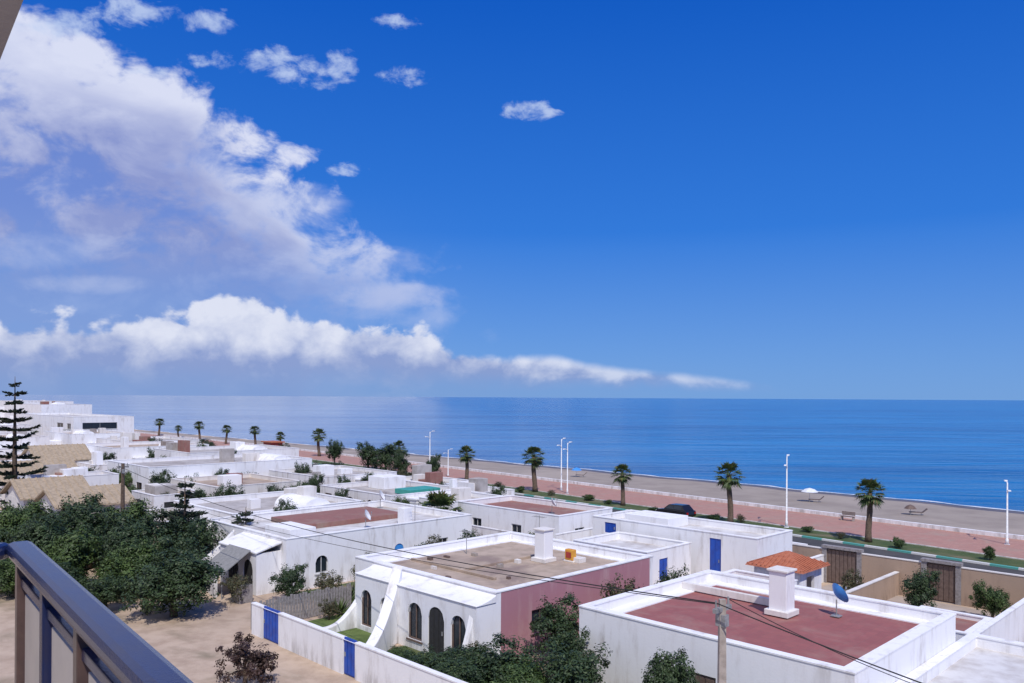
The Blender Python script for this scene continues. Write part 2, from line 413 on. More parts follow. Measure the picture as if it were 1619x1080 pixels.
# ---- near houses
R=house('white flat roofed house with red tiled terrace',-23.6,-11.2,28,39,3.5,'redroof',
    front=[OP(6,1,0.02,2.0,'door',m='brown')],side=[],th=.35,floorpad=.75)
chimney(R,6.3,6.9,3.1,.85,2.0)
boxpart(R,'roof_kerb',.35,5.5,7.8,8.0,3.1,3.45,'white2')
dish(-15.4,36.4,3.1,.5,'bluelight',2.6,'light blue satellite dish on red roof terrace')
Mh=house('white house with mauve side wall and beige roof',-40,-28,27,40,3.5,'beigeroof',
    front=[],side=[OP(2.5,1.4,1,2.2,fm='brown')],sidewall='pinkwall',th=.32,floorpad=.6)
chimney(Mh,6.9,8.9,3.05,.8,1.9)
wx0,wx1,wy0=2.0,12.0,-1.3; WH=3.05
mb=MB(); ffw=lambda u,dp,z:(wx0+u,wy0+dp,z)
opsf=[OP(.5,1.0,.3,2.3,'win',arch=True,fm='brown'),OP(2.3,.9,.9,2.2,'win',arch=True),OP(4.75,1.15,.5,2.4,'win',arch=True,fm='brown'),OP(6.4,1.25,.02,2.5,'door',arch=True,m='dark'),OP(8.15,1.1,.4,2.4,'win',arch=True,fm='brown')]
strip_wall(mb,wx1-wx0,WH,.25,opsf,ffw)
fsw=lambda u,dp,z:(wx1-dp,wy0+u,z)
strip_wall(mb,1.29,WH,.25,[],fsw,.25)
mb.box(wx0,wx0+.25,wy0+.25,-.01,0,WH)
part('porch',mb,'white',Mh)
for o in opsf: fill_opening(Mh,o,ffw,.25)
pr=[(wy0-.06,WH+.001)]+[(wy0-.06+(abs(wy0)+.03)*a,WH+.07+.3*a**1.8) for a in (0,.25,.5,.75,1.0)]+[(-.03,WH+.001)]
mb=MB(); mb.extr(pr,'x',wx0-.05,wx1+.05); part('porch_roof',mb,'white',Mh,bevel=.03)
buttress(Mh,5.3,-.9,3.95,4.6,math.radians(32),.55,2.1,.7)
buttress(Mh,1.9,-.02,3.4,3.0,math.radians(0),.34,1.9,.4)
buttress(Mh,11.6,-1.2,2.9,1.6,math.radians(8),.3,2.2,.3)
boxpart(Mh,'roof_hatch',8.1,8.9,9.9,10.5,3.05,3.35,'white2')
sg=thing('roof_cabinet','orange and yellow painted cabinet on a beige roof','cabinet',-31.9,37.0,3.05)
boxpart(sg,'body',-.32,.32,-.18,.18,.1,.75,'orange',.05); boxpart(sg,'base',-.4,.4,-.22,.22,0,.098,'white2',.02); boxpart(sg,'hatch',-.2,.2,-.21,-.183,.25,.6,'redpaint',.01)
boxpart(Mh,'roof_kerb',1.2,8.5,3.2,3.4,3.05,3.2,'beigeroof'); boxpart(Mh,'roof_kerb',5.5,5.7,3.4,9.5,3.05,3.2,'beigeroof')
for i in range(9):
    x=random.uniform(1,10);y=random.uniform(1,11)
    boxpart(Mh,'roof_block',x,x+random.uniform(.15,.5),y,y+random.uniform(.15,.4),3.05,3.05+random.uniform(.08,.28),random.choice(['concrete','white2','brown']),.01)
Ch=house('white house with brick red roof terrace',-60,-48,27,43.5,3.5,'whiteroof',
    front=[OP(1.5,1.3,1,2.2),OP(4,1.3,1,2.2)],side=[OP(2.2,1.0,.9,2.1,'win',arch=True),OP(8.8,.9,.9,2.1,'shutter',m='bluelight',arch=True),OP(13,1,.9,2.0)])
boxpart(Ch,'terrace_roof',1.6,7.0,4.5,13.6,3.05,3.42,'redroof2',.02)
boxpart(Ch,'chimney',9.2,10,11.2,12,3.05,4.3,'white')
boxpart(Ch,'roof_structure',8,11.4,.6,2.6,3.05,4.0,'white')
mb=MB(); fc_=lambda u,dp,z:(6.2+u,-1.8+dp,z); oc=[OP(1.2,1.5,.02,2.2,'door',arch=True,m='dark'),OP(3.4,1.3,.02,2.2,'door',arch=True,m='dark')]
strip_wall(mb,5.2,2.7,.25,oc,fc_); mb.box(6.2,6.45,-1.55,-.01,0,2.7); mb.box(11.15,11.4,-1.55,-.01,0,2.7); part('porch',mb,'white',Ch)
for o in oc: fill_opening(Ch,o,fc_,.25)
mb=MB(); mb.extr([(-1.9,2.705),(-.02,3.2),(-.02,3.32),(-1.9,2.82)],'x',6.1,11.5); part('porch_roof',mb,'white',Ch,bevel=.02)
mb=MB(); mb.extr([(-3.9,1.55),(-1.95,2.85),(-1.95,2.92),(-3.9,1.62)],'x',7.9,10.9); part('awning',mb,'canvas',Ch)
for px in (8.0,10.8):
    mb=MB(); mb.tube([(px,-3.85,0),(px,-3.85,1.56)],[.04,.04]); part('awning_pole',mb,'metalgrey',Ch)
boxpart(Ch,'bin_store',11.6,12.7,-3.6,-2.7,0,1.1,'greyfence')
buttress(Ch,.8,-.02,3.4,3.4,math.radians(-8),.32,1.3)
buttress(Ch,4.6,-.02,3.3,4.2,math.radians(-12),.32,1.4)
antenna(-49,38.5,3.05); antenna(-36,38.6,3.05,2.2); antenna(-38,34,3.05,1.5)
dish(-50.5,35,3.05,.45); dish(-57,41,3.42,.5)
K=house('white house with blue doors near the promenade',-40,-26,49,54,3.7,'whiteroof',front=[OP(1.2,1.1,2.6,3.4,'shutter'),OP(10.4,.9,.3,3.35,'shutter')],side=[OP(2,1.0,1,2.2)])
boxpart(K,'roof_structure',2,6,1.5,4.2,3.25,4.0,'white')
KA=house('small white annex with a blue shuttered window',-37,-30.7,43.2,48.4,2.9,'whiteroof',front=[OP(2,1,1,2)],side=[OP(1.4,1.0,.9,2.3,'shutter')])
J=house('white house with brown red terrace roof',-56,-43.5,49,56,3.3,'redroof2',front=[OP(2,1.2,1,2.1),OP(7,1.2,1,2.1)],side=[OP(2,1.2,1,2.1)])
dish(-47,52,2.86,.45)
SH=house('low white store room beside a flat roofed house',-25.6,-21.5,41.5,45.3,2.3,'redroof2',side=[OP(1,.8,0.02,1.9,'door',m='brown')],name='store_room',cat='shed')
SH2=house('low lean-to room with brown red roof',-14.6,-11.3,41.3,45.2,2.1,'redroof2',rd=.2,name='store_room',cat='shed',front=[OP(1,.8,0.02,1.8,'door',m='brown')])
pv=thing('pavilion','white garden pavilion with terracotta pyramid roof','pavilion',-23.4,48.0)
mb=MB(); f1=lambda u,dp,z:(-1.5+u,-1.5+dp,z); strip_wall(mb,3.0,2.55,.2,[OP(.9,1.2,.8,2.1)],f1)
f2=lambda u,dp,z:(1.5-dp,-1.5+u,z); strip_wall(mb,2.8,2.55,.2,[OP(.9,1.1,.8,2.1)],f2,.2); mb.box(-1.5,-1.3,-1.3,1.5,0,2.55); mb.box(-1.3,1.5,1.3,1.5,0,2.55)
part('wall',mb,'white',pv)
mb=MB(); RR=1.85
for (z0,r0,z1,r1) in ((2.56,RR+.05,2.65,RR),(2.65,RR,3.02,.95),(3.02,.95,3.42,.1)):
    mb.add([(-r0,-r0,z0),(r0,-r0,z0),(r0,r0,z0),(-r0,r0,z0),(-r1,-r1,z1),(r1,-r1,z1),(r1,r1,z1),(-r1,r1,z1)],[(0,1,5,4),(1,2,6,5),(2,3,7,6),(3,0,4,7)]+([(4,5,6,7)] if z1>3.3 else [])+([(3,2,1,0)] if z0<2.6 else []))
for k in range(4):
    for i in range(13):
        a=-1.72+3.44*i/12; A=Matrix.Rotation(k*math.pi/2,3,'Z')
        e=max(.0,(RR-abs(a))/RR)
        p0=A@Vector((a,-RR-.02,2.67)); p1=A@Vector((a,-RR+1.76*e,2.67+.74*e)); mb.tube([p0,p1],[.045,.035],5)
part('roof',mb,'terracotta',pv)
Q=house('low white annex stepping down beside a terrace house',-11.15,3,28.3,41,2.25,'whiteroof',front=[OP(2,1.2,.6,1.7)],side=[OP(3,1.2,.6,1.7)],th=.35)
# ---- other houses
def auto(label,x0,x1,y0,y1,h,roof='whiteroof',wall=None,extra=True,arc=None):
    wall=wall or random.choice(['white','white3','white3'])
    h=h*random.uniform(.9,1.1)
    if roof=='whiteroof': roof=random.choice(['whiteroof','greyroof','greyroof','beigeroof'])
    def mk(L):
        o=[]; p=1.0
        while p<L-2.2:
            w=random.choice([1.0,1.3,1.8,2.2])
            z0=random.choice([.8,.8,.05]); ar=random.random()<.45
            o.append(OP(p,w,z0,min(2.4,h-.7),'win' if z0>.5 else 'door',arch=ar,m=random.choice(['brown','blue','dark','dark']),fm=random.choice(['frame','brown'])))
            p+=w+random.uniform(.9,2.6)
        return o
    r=house(label,x0,x1,y0,y1,h,roof,mk(x1-x0),mk(y1-y0),wall,cap=wall)
    w=x1-x0;d=y1-y0
    if arc is None: arc=random.random()<.6 and d>9
    if arc and d>6:
        n=random.randint(2,4); L=n*2.3+.6; p=random.uniform(.5,max(.6,d-L-.5))
        if L<d-.5: arcade(r,'s',p,p+L,w,1.5,2.65,n,1.6,2.25)
    if extra:
        z=h-.45
        for i in range(random.randint(2,5)):
            x=random.uniform(.6,max(.8,w-3));y=random.uniform(.6,max(.8,d-3));hh=random.uniform(.5,2.1);ww=random.uniform(.6,2.8)
            boxpart(r,'roof_structure',x,x+ww,y,y+random.uniform(.7,2.4),z,z+hh,random.choice(['white','white3','white2','greyroof','redroof2']))
        if random.random()<.5 and w>7 and d>8:
            y=random.uniform(1,d-5); R_=1.5; pts=[(y+R_+R_*math.cos(math.pi*k/12),z+.9*R_*math.sin(math.pi*k/12)*.8) for k in range(13)]
            mb=MB(); mb.extr(pts,'x',w-5.5,w-.3); part('vault',mb,'white',r)
        if random.random()<.5 and d>8:
            ww=random.uniform(3,min(6,w-1)); hh=h*random.uniform(.6,.8)
            x=random.uniform(0,w-ww)
            boxpart(r,'wing',x,x+ww,-2.6,-.01,0,hh,wall,.04)
            mb=MB(); mb.box(x+.8,x+1.8,-2.66,-2.605,.05,hh*.8); part('wing_door',mb,random.choice(['brown','dark','blue']),r)
    return r
auto('white flat roofed house among garden trees',-76,-64,31,44,3.3,'greyroof',arc=True)
H2=auto('white house with teal painted roof terrace',-78,-65,48,58,3.2,'greyroof',extra=False,arc=True)
boxpart(H2,'roof_terrace',9.0,11.6,3.5,7.6,2.75,3.25,'teal',.02)
boxpart(H2,'roof_structure',2,5,5,8,2.65,4.0,'white'); boxpart(H2,'chimney',12,12.6,8.5,9.1,2.65,4.1,'white')
auto('long white house with flat roof',-112,-98,37,59,4.4,'greyroof','white',arc=True)
auto('white house near the promenade road',-97,-84,52,63,3.3,'greyroof')
auto('white house with roof blocks',-82,-72,60,66,2.8,'whiteroof')
auto('small white outbuilding with flat roof',-63,-58,50,57,2.7,'greyroof')
auto('small white outbuilding with flat roof',-70,-64.5,60,65,2.6,'whiteroof')
auto('white terrace house row with flat roof',-130,-117,50,68,4.2,'whiteroof')
auto('white flat roofed house',-152,-137,46,62,4.2,'beigeroof')
auto('white flat roofed house',-176,-158,56,70,4.6,'whiteroof')
auto('white flat roofed house',-150,-130,24,40,4,'whiteroof')
auto('white flat roofed house',-205,-185,54,66,4.5,'whiteroof')
house('long plain white building near the beach',-262,-211,62,76,7.6,'whiteroof',front=[OP(38,5,4.6,6.0),OP(46,3,4.6,6.0)],side=[OP(2,8,4.6,6.2)])
auto('large white building near the beach',-310,-268,70,84,9.5,'whiteroof','white',arc=False)
auto('white flat roofed house',-200,-178,34,48,5,'beigeroof')
auto('white flat roofed house',-240,-214,40,54,5.5,'greyroof')
auto('large white building near the beach',-365,-320,78,94,10,'whiteroof','white',arc=False)
auto('cream flat roofed house',-94,-82,38,48,3.2,'beigeroof','white2')
auto('small white outbuilding with flat roof',-128,-120,38,46,3.0,'whiteroof')
auto('small white outbuilding with flat roof',-104,-99,24,34,3.6,'whiteroof')
def gable(label,x0,x1,y0,y1,h,rh,wall='white2'):
    w=x1-x0;d=y1-y0; root=thing('house',label,'house',x0,y0)
    mb=MB(); fn=lambda u,dp,z:(u,dp,z); fs=lambda u,dp,z:(w-dp,u,z)
    fo=[OP(1.2,1.2,1,2.1),OP(w-2.6,1.2,1,2.1)]; so=[OP(1.2,1.2,1,2.1),OP(d-2.6,1.2,1,2.1)]
    strip_wall(mb,w,h,.25,fo,fn); strip_wall(mb,d,h,.25,so,fs,.25); mb.box(0,.25,.25,d,0,h); mb.box(.25,w-.25,d-.25,d,0,h)
    part('wall',mb,wall,root)
    for o in fo: fill_opening(root,o,fn,.25)
    for o in so: fill_opening(root,o,fs,.25)
    r=MB(); e=.4
    r.extr([(-e,h),(w/2,h+rh),(w+e,h),(w+e,h+.15),(w/2,h+rh+.18),(-e,h+.15)],'y',-e,d+e)
    n=int(d/.6)
    for i in range(n):
        y=-e+.3+i*(d+2*e-.6)/(n-1)
        for sx,ex in ((-e,w/2),(w+e,w/2)): r.tube([(sx,y,h+.17),(ex,y,h+rh+.2)],[.07,.07],5)
    part('roof',r,'beigetile',root)
    g=MB(); g.extr([(0,h+.002),(w/2,h+rh-.02),(w,h+.002)],'y',.02,d-.02); part('gable',g,wall,root)
    return root
gable('cream house with sand coloured pitched roof',-97,-90,22,28,2.6,1.6)
gable('cream house with sand coloured pitched roof',-89,-82.5,23,29.5,2.4,1.4)
gable('cream house with sand coloured pitched roof',-115,-106,24,32,2.8,2.0)
gable('cream house with sand coloured pitched roof',-136,-128,33,40,3.4,2.0)
auto('small white outbuilding with flat roof',-88,-82,31.5,36.5,3.0,'beigeroof')
# ---- garden walls
def gwall(label,x0,y0,x1,y1,h,mt='white',th=.22,gates=(),name='garden_wall'):
    L=math.hypot(x1-x0,y1-y0); ang=math.atan2(y1-y0,x1-x0)
    t=thing(name,label,'wall',x0,y0,rot=ang)
    mb=MB(); fn=lambda u,dp,z:(u,dp,z)
    strip_wall(mb,L,h,th,[OP(p,w,0.0,h-.002) for p,w,_,_ in gates],fn)
    part('wall',mb,mt,t)
    c=MB(); cur=0
    for p,w,_,_ in sorted(gates)+[(L,0,0,0)]:
        if p>cur: c.box(cur,p,-.03,th+.03,h,h+.06)
        cur=p+w
    part('coping',c,mt if mt!='tanwall' else 'white2',t)
    for p,w,gm,gh in gates:
        g=MB(); g.box(p+.02,p+w-.02,.08,.14,.03,gh)
        n=max(2,int(w/.3))
        for i in range(n): g.box(p+.05+i*(w-.1)/n,p+.05+(i+1)*(w-.1)/n-.05,.05,.078,.1,gh-.08)
        go=part('gate',g,gm,t)
        hd=MB(); hd.box(p+.1,p+.18,.02,.048,gh*.5,gh*.5+.2); part('handle',hd,'metalgrey',go)
        if gh>2:
            l=MB(); l.box(p-.35,p+w+.35,-.12,th+.12,gh+.02,gh+.2); l.box(p-.33,p-.005,-.05,th+.05,0,gh+.018); l.box(p+w+.005,p+w+.33,-.05,th+.05,0,gh+.018); part('gate_frame',l,'greyfence',t)
    return t
gwall('white street wall with blue metal gates',-41,21,-4,21,1.65,gates=[(1.2,1.7,'blue',1.75),(8.9,1.0,'blue',1.75),(20,1.5,'blue',1.75)])
gwall('tan boundary wall with brown gates',-27.4,56,-2,56,2.35,'tanwall',gates=[(3.0,2.1,'brown',2.45),(9.6,1.7,'brown',2.45),(17,2,'brown',2.45)])
gwall('white wall between courtyards',-24.6,50.5,-24.6,56,1.9)
gwall('white wall between courtyards',-10.9,41.1,-10.9,55.9,2.2)
gwall('tan wall between courtyards',-19.5,46,-19.5,55.9,1.5,'tanwall')
gwall('white wall behind a garden',-42,47,-42,60,2.2)
gwall('white wall along the sidewalk',-82,67.2,-57,63.5,1.7,gates=[(8,2.2,'redpaint',1.9)])
gwall('white wall along the sidewalk',-56.5,62.5,-28,60.5,1.6,gates=[(12,1.5,'blue',1.9)])
gwall('white garden wall beside a house',-63,26,-63,47,1.9,'white3')
gwall('white garden wall beside a house',-62.9,46.5,-43,46.5,1.9,'white3')
gwall('white garden wall along a street',-64,26,-50,23,1.4)
gwall('cream garden wall along dirt street',-104,19,-66,22,1.5,'white2')
gwall('white garden wall beside a house',-80,30,-80,50,1.8,'white3')
gwall('white garden wall beside a house',-64,48,-64,59,1.6)
gwall('white wall along the sidewalk',-200,70,-120,72,2,'white2')
fc=thing('timber_fence','weathered grey slatted timber fence in a garden','fence',-41.6,21.4,rot=math.pi/2)
mb=MB()
for i in range(34): mb.box(i*.19,i*.19+.15,0,.03,.05,1.5+random.uniform(-.1,.1))
part('slat',mb,'greyfence',fc)
mb=MB(); mb.box(0,6.4,.031,.09,.4,.5); mb.box(0,6.4,.031,.09,1.2,1.3)
for i in range(5): mb.box(i*1.6-.05,i*1.6+.05,.091,.19,0,1.55)
part('rail',mb,'greyfence',fc)
# ---------------------------------------------------------------- vegetation
def rnd_unit():
    while True:
        v=Vector((random.uniform(-1,1),random.uniform(-1,1),random.uniform(-1,1)))
        if .05<v.length<1: return v.normalized()
def leaf(mb,p,n,size,asp=.55):
    a=n.orthogonal().normalized(); a=Matrix.Rotation(random.uniform(0,6.28),3,n)@a; b=n.cross(a)
    a=a*size; b=b*size*asp
    mb.add([p-a*.5,p+b*.5,p+a*.6,p-b*.5],[(0,1,2,3)])
def crown_mesh(name,mt,seed,clumps=60,leaves=70,size=.085,spread=.5,lr0=.34,lr1=.5):
    random.seed(seed); mb=MB()
    lobes=[]
    for i in range(9):
        a=i*2.4+random.random(); rr=spread*(.35+.65*random.random())
        lobes.append((Vector((rr*math.cos(a),rr*math.sin(a),random.uniform(-.35,.38))),random.uniform(lr0,lr1)))
    for c in range(clumps):
        L,lr=random.choice(lobes); d=rnd_unit()
        if d.z<0 and random.random()<.35: d.z=-d.z
        cp=L+d*lr*random.uniform(.55,1.1); cr=random.uniform(.09,.22)
        for i in range(leaves):
            q=rnd_unit()*cr*random.random()**.4
            p=cp+q; n=(q.normalized()*.7+d*.4+rnd_unit()*.6+Vector((0,0,.35))).normalized()
            leaf(mb,p,n,size*random.uniform(.6,1.3))
    return mb.mesh(name,mt,fix=False)
def trunk_mesh(name,seed):
    random.seed(seed); mb=MB()
    mb.tube([(0,0,-1),(.03,.02,-.6),(.0,.05,-.1)],[.09,.07,.05],8)
    for i in range(7):
        a=i*.9+random.random(); p0=Vector((.02,.03,-.6+i*.08)); p2=Vector((math.cos(a)*.5,math.sin(a)*.5,random.uniform(-.1,.4)))
        mb.tube([p0,(p0+p2)/2+Vector((0,0,.08)),p2],[.045,.03,.012],6)
    return mb.mesh(name,'trunk',smooth=True)
CR={'A':[crown_mesh('crown_mid',"leafA",i,120,75,.07) for i in (1,2,3)],
    'B':[crown_mesh('crown_dark',"leafB",i,115,70,.07) for i in (4,5)],
    'C':[crown_mesh('crown_olive',"leafC",i,70,50,.07) for i in (6,7)],
    'D':[crown_mesh('crown_round',"leafA",i,200,80,.06,.32,.46,.56) for i in (9,19)],
    'E':[crown_mesh('crown_round_dark',"leafB",10,190,80,.06,.34,.46,.56)],
    'R':[crown_mesh('crown_red',"leafR",8,75,60,.075)]}
TR=[trunk_mesh('trunk_mesh',i) for i in (11,12)]
random.seed(99)
def tree(x,y,h,r,kind='A',label=None,name='garden_tree',cat='tree',low=True):
    label=label or {'A':'dense leafy green tree on sandy ground','B':'dense dark green tree beside houses','C':'sparse olive green shrub in a garden','R':'small dark reddish leafed tree on dirt','D':'rounded mid green tree reaching the ground','E':'rounded dark green tree reaching the ground'}[kind]
    t=thing(name,label,cat,x,y,rot=random.uniform(0,6))
    if low: rz=h*.61; cz=h*.48
    else: rz=h*.38; cz=h-rz*.85
    i=random.randrange(len(CR[kind]))
    obj('trunk',random.choice(TR),t,(0,0,cz),0,scale=(r*.8,r*.8,cz))
    obj('crown',CR[kind][i],t,(0,0,cz),random.uniform(0,6),scale=(r,r,rz))
    return t
def T2(X,Y): return ((X-Y)*C45,(X+Y)*C45)
for X,Y,h,r,k in [(-19.8,47.2,4.1,3.4,'E'),(-24.6,51.5,3.9,2.8,'D'),(-29,53,4.5,3.0,'D'),(-33,56.5,4.9,3.1,'E'),(-37.5,61,4.9,2.9,'D'),(-27,57,5.0,3.1,'B'),(-22.5,53,4.0,2.7,'E'),(-31.5,60,5.2,3.1,'E'),(-23,58,4.5,2.6,'B'),(-35,65,5,3.0,'B'),(-17.3,50.5,2.0,1.3,'C'),(-28,49.8,2.8,2.2,'E'),(-31.8,51.5,3.0,2.4,'D'),(-41,68,4.2,2.4,'A'),(-24.2,48.0,2.3,1.9,'B'),(-30,63,5,2.6,'A'),(-26,62,4.6,2.4,'B'),(-34.5,53.8,2.8,2.3,'E'),(-38,58,3.2,2.4,'B'),(-26,54.5,4.4,2.6,'E')]:
    x,y=T2(X,Y); tree(x,y,h,r,k)
for x,y,h,r,k in [(-17.3,26.2,3.6,1.4,'E'),(-25.8,29.5,3.3,1.9,'B'),(-25.8,34.5,3.9,1.7,'C'),(-26.4,24.0,2.1,2.1,'E'),(-24,24.2,2.7,2.2,'B'),(-21.6,25.2,2.9,2.1,'B'),(-30.4,22.9,1.2,1.2,'A'),(-28.6,22.8,1.6,1.5,'B'),(-19.6,24.2,2.2,1.5,'C'),(-22.5,23.0,2.5,1.9,'D'),(-25.2,22.7,2.1,1.9,'E'),(-23.2,26.9,2.9,1.5,'B'),(-27.3,25.2,1.9,1.2,'C'),
    (-44.5,31,3.0,1.7,'C'),(-43,27,2.4,1.4,'C'),(-43,35,3.0,1.8,'B'),(-45.5,26,2.4,1.6,'B'),(-41.8,29.5,2.2,1.1,'C'),(-46,38,3.2,1.7,'C'),(-40.4,25.5,1.5,.9,'C'),(-33,21.9,1.1,.8,'C'),(-25.4,38.5,3.6,1.4,'B'),(-43.8,40,3.2,1.6,'B'),
    (-16.5,51,3.0,1.5,'B'),(-21,52,2.4,1.2,'C'),(-13.3,53,2.6,1.3,'A'),(-62,31,3.2,1.8,'B'),(-62,38,3,1.8,'A')]:
    tree(x,y,h,r,k)
tree(-33.6,16.9,2.7,1.7,'R')
tree(-6.5,57.5,5.8,2.2,'B',low=False)
for x,y,h,r,k in [(-119,83,5,3.2,'B'),(-111,81,5.2,3.2,'B'),(-105,79.5,4.4,2.4,'B'),(-130,83,5.2,2.2,'B'),(-97,80,4.2,1.7,'B'),(-91,69,3.2,1.5,'C'),(-133,74,4.6,2.6,'B'),(-64,46,2.6,1.6,'B'),(-80,44,3.4,2.2,'B'),(-155,70,4.5,3,'B'),(-180,62,4.5,3.5,'A'),(-208,60,5,4,'A'),(-209,68,4,3,'B'),(-160,54,4,3,'A'),(-135,44,4,2.6,'B'),(-122,47,3.6,2.6,'A'),(-96,34,3,2.2,'A'),(-244,58,5,4,'A'),(-114,34.5,4,2.6,'B'),(-155,38,4,3,'B'),(-96.5,49,3.4,2,'B'),(-84,34,3,1.8,'B'),
   (-116,61,3.6,2,'B'),(-115,46,4.6,2,'A'),(-100,64,3.8,1.8,'B'),(-70,58.8,3.4,1.4,'B'),(-57.5,58.5,3.2,1.3,'C'),(-62,60,3.6,1.5,'B'),(-79,46,3.8,1.6,'A'),(-96.5,45,4.0,1.8,'B'),(-135,52,4.6,2.2,'B'),(-41,57,2.6,1.4,'A'),(-33,58,2.2,1.4,'B'),(-42,45,2.8,1.3,'A'),(-62,43,3.4,1.6,'B'),(-82,57,3.8,1.6,'B'),(-96,38,4.2,2.2,'B'),(-95,41,4,2,'A'),(-95.5,56,4.4,1.8,'B'),(-80.5,53,3.8,1.6,'B'),(-63,48,3.4,1.5,'A'),(-115,55,5,2.2,'B'),(-134,60,5,2.4,'A'),(-155,60,5.2,2.6,'B'),(-63.5,36,4.0,1.7,'B'),(-79,38,4.2,2,'B'),(-78,34,4.0,2,'A'),(-97,60,4.2,2,'B'),(-81,49,4.2,1.8,'B'),(-71,46,3.6,1.5,'B'),(-104,36,4.2,2,'A'),(-58,46,3,1.5,'B')]:
    tree(x,y,h,r,k)
s=-10
while s<110:
    if random.random()<.6: tree(-s,wl(s)-13.0+random.uniform(-.4,1.2),random.uniform(.6,1.3),random.uniform(.6,1.4),random.choice('AC'),'low green shrub in roadside planting strip','roadside_shrub','shrub')
    s+=random.uniform(2.,5.5)
def palm_meshes(seed,h,nf=38,R=1.0):
    random.seed(seed); t=MB(); k=9
    pts=[(.08*math.sin(i*.6+seed),.08*math.cos(i*.5),h*i/(k-1)) for i in range(k)]
    t.tube(pts,[.26+.06*(i==0)+(.02 if i%2 else 0)-.008*i for i in range(k)],10)
    top=Vector(pts[-1]); f=MB()
    for i in range(nf):
        el=math.radians(-55+140*(i/(nf-1))**.9+random.uniform(-8,8)); az=i*2.399+random.uniform(-.3,.3)
        d=Vector((math.cos(az)*math.cos(el),math.sin(az)*math.cos(el),math.sin(el)))
        L=R*random.uniform(.75,1.0); side=Vector((-math.sin(az),math.cos(az),0)); up=side.cross(d)
        f.tube([top,top+d*L*.5,top+d*L+Vector((0,0,-.06))],[.03,.02,.012],4,False)
        c=top+d*L*.9
        nb=13
        for j in range(nb):
            a=math.radians(-80+160*j/(nb-1)); bd=(d*math.cos(a)+side*math.sin(a)).normalized()
            bl=R*.82*random.uniform(.8,1.1)*(1-.25*abs(a)/1.5)
            w=bd.cross(up).normalized()*.055*R
            tip=c+bd*bl+Vector((0,0,-.22*R*random.uniform(.5,1.4))); mid=c+bd*bl*.55+up*.03
            f.add([c,mid-w,tip,mid+w],[(0,1,2,3)])
    for i in range(26):
        az=random.uniform(0,6.28); p=top+Vector((math.cos(az)*.18,math.sin(az)*.18,-.1-random.random()*.25))
        q=p+Vector((math.cos(az)*.3,math.sin(az)*.3,-.65)); w=Vector((-math.sin(az),math.cos(az),0))*.09
        f.add([p-w,p+w,q],[(0,1,2)])
    return t.mesh('palm_trunk','palmtrunk',smooth=True),f.mesh('palm_crown','palm',fix=False)
PM=[palm_meshes(i,h) for i,h in ((1,4.3),(2,3.9),(3,4.6))]
random.seed(5)
def palm(x,y,i=0,sc=1.0,sq=1.0):
    t=thing('palm_tree','fan palm with brown trunk along the promenade','palm tree',x,y,.1,group='palms along the promenade',rot=random.uniform(0,6))
    obj('trunk',PM[i][0],t,scale=(sc*sq,sc*sq,sc)); obj('crown',PM[i][1],t,scale=(sc*sq,sc*sq,sc))
for x,y,i,s_,q in [(-28.5,74.3,0,1.02,1.05),(-42.6,74.4,2,1.08,1.05),(-58.8,77.7,1,.95,1.1),(-75.6,80,0,1.1,1.2),(-91.7,82,1,1.05,1.1),(-114,86,1,1.0,1),(-151,92.5,1,1.15,1.1),(-172,95,0,.8,1.2),(-190,98,2,.9,1.3),(-206,98,0,.9,1.3),(-225,99,2,.95,1.3),(-242,100,1,.75,1.3),(-259,101,2,.95,1.4)]:
    palm(x,y,i,s_,q)
pl=palm_meshes(21,2.2,46,1.7)
t=thing('palm_tree','broad low palm in a house courtyard','palm tree',-57,47.6)
obj('trunk',pl[0],t); obj('crown',pl[1],t)
def agave(x,y,s):
    t=MB()
    for i in range(26):
        az=i*2.4; el=math.radians(15+60*i/26); d=Vector((math.cos(az)*math.cos(el),math.sin(az)*math.cos(el),math.sin(el))); w=Vector((-math.sin(az),math.cos(az),0))*.08*s
        t.add([(0,0,.1),d*s*.4-w,d*s,d*s*.4+w],[(0,1,2,3)])
    obj('agave_plant',t.mesh('agave_plant','palm',fix=False),None,W(x,y,0),0,'spiky agave plant in a garden','plant')
agave(-42.8,28.3,1.5); agave(-41,26.6,1.1)
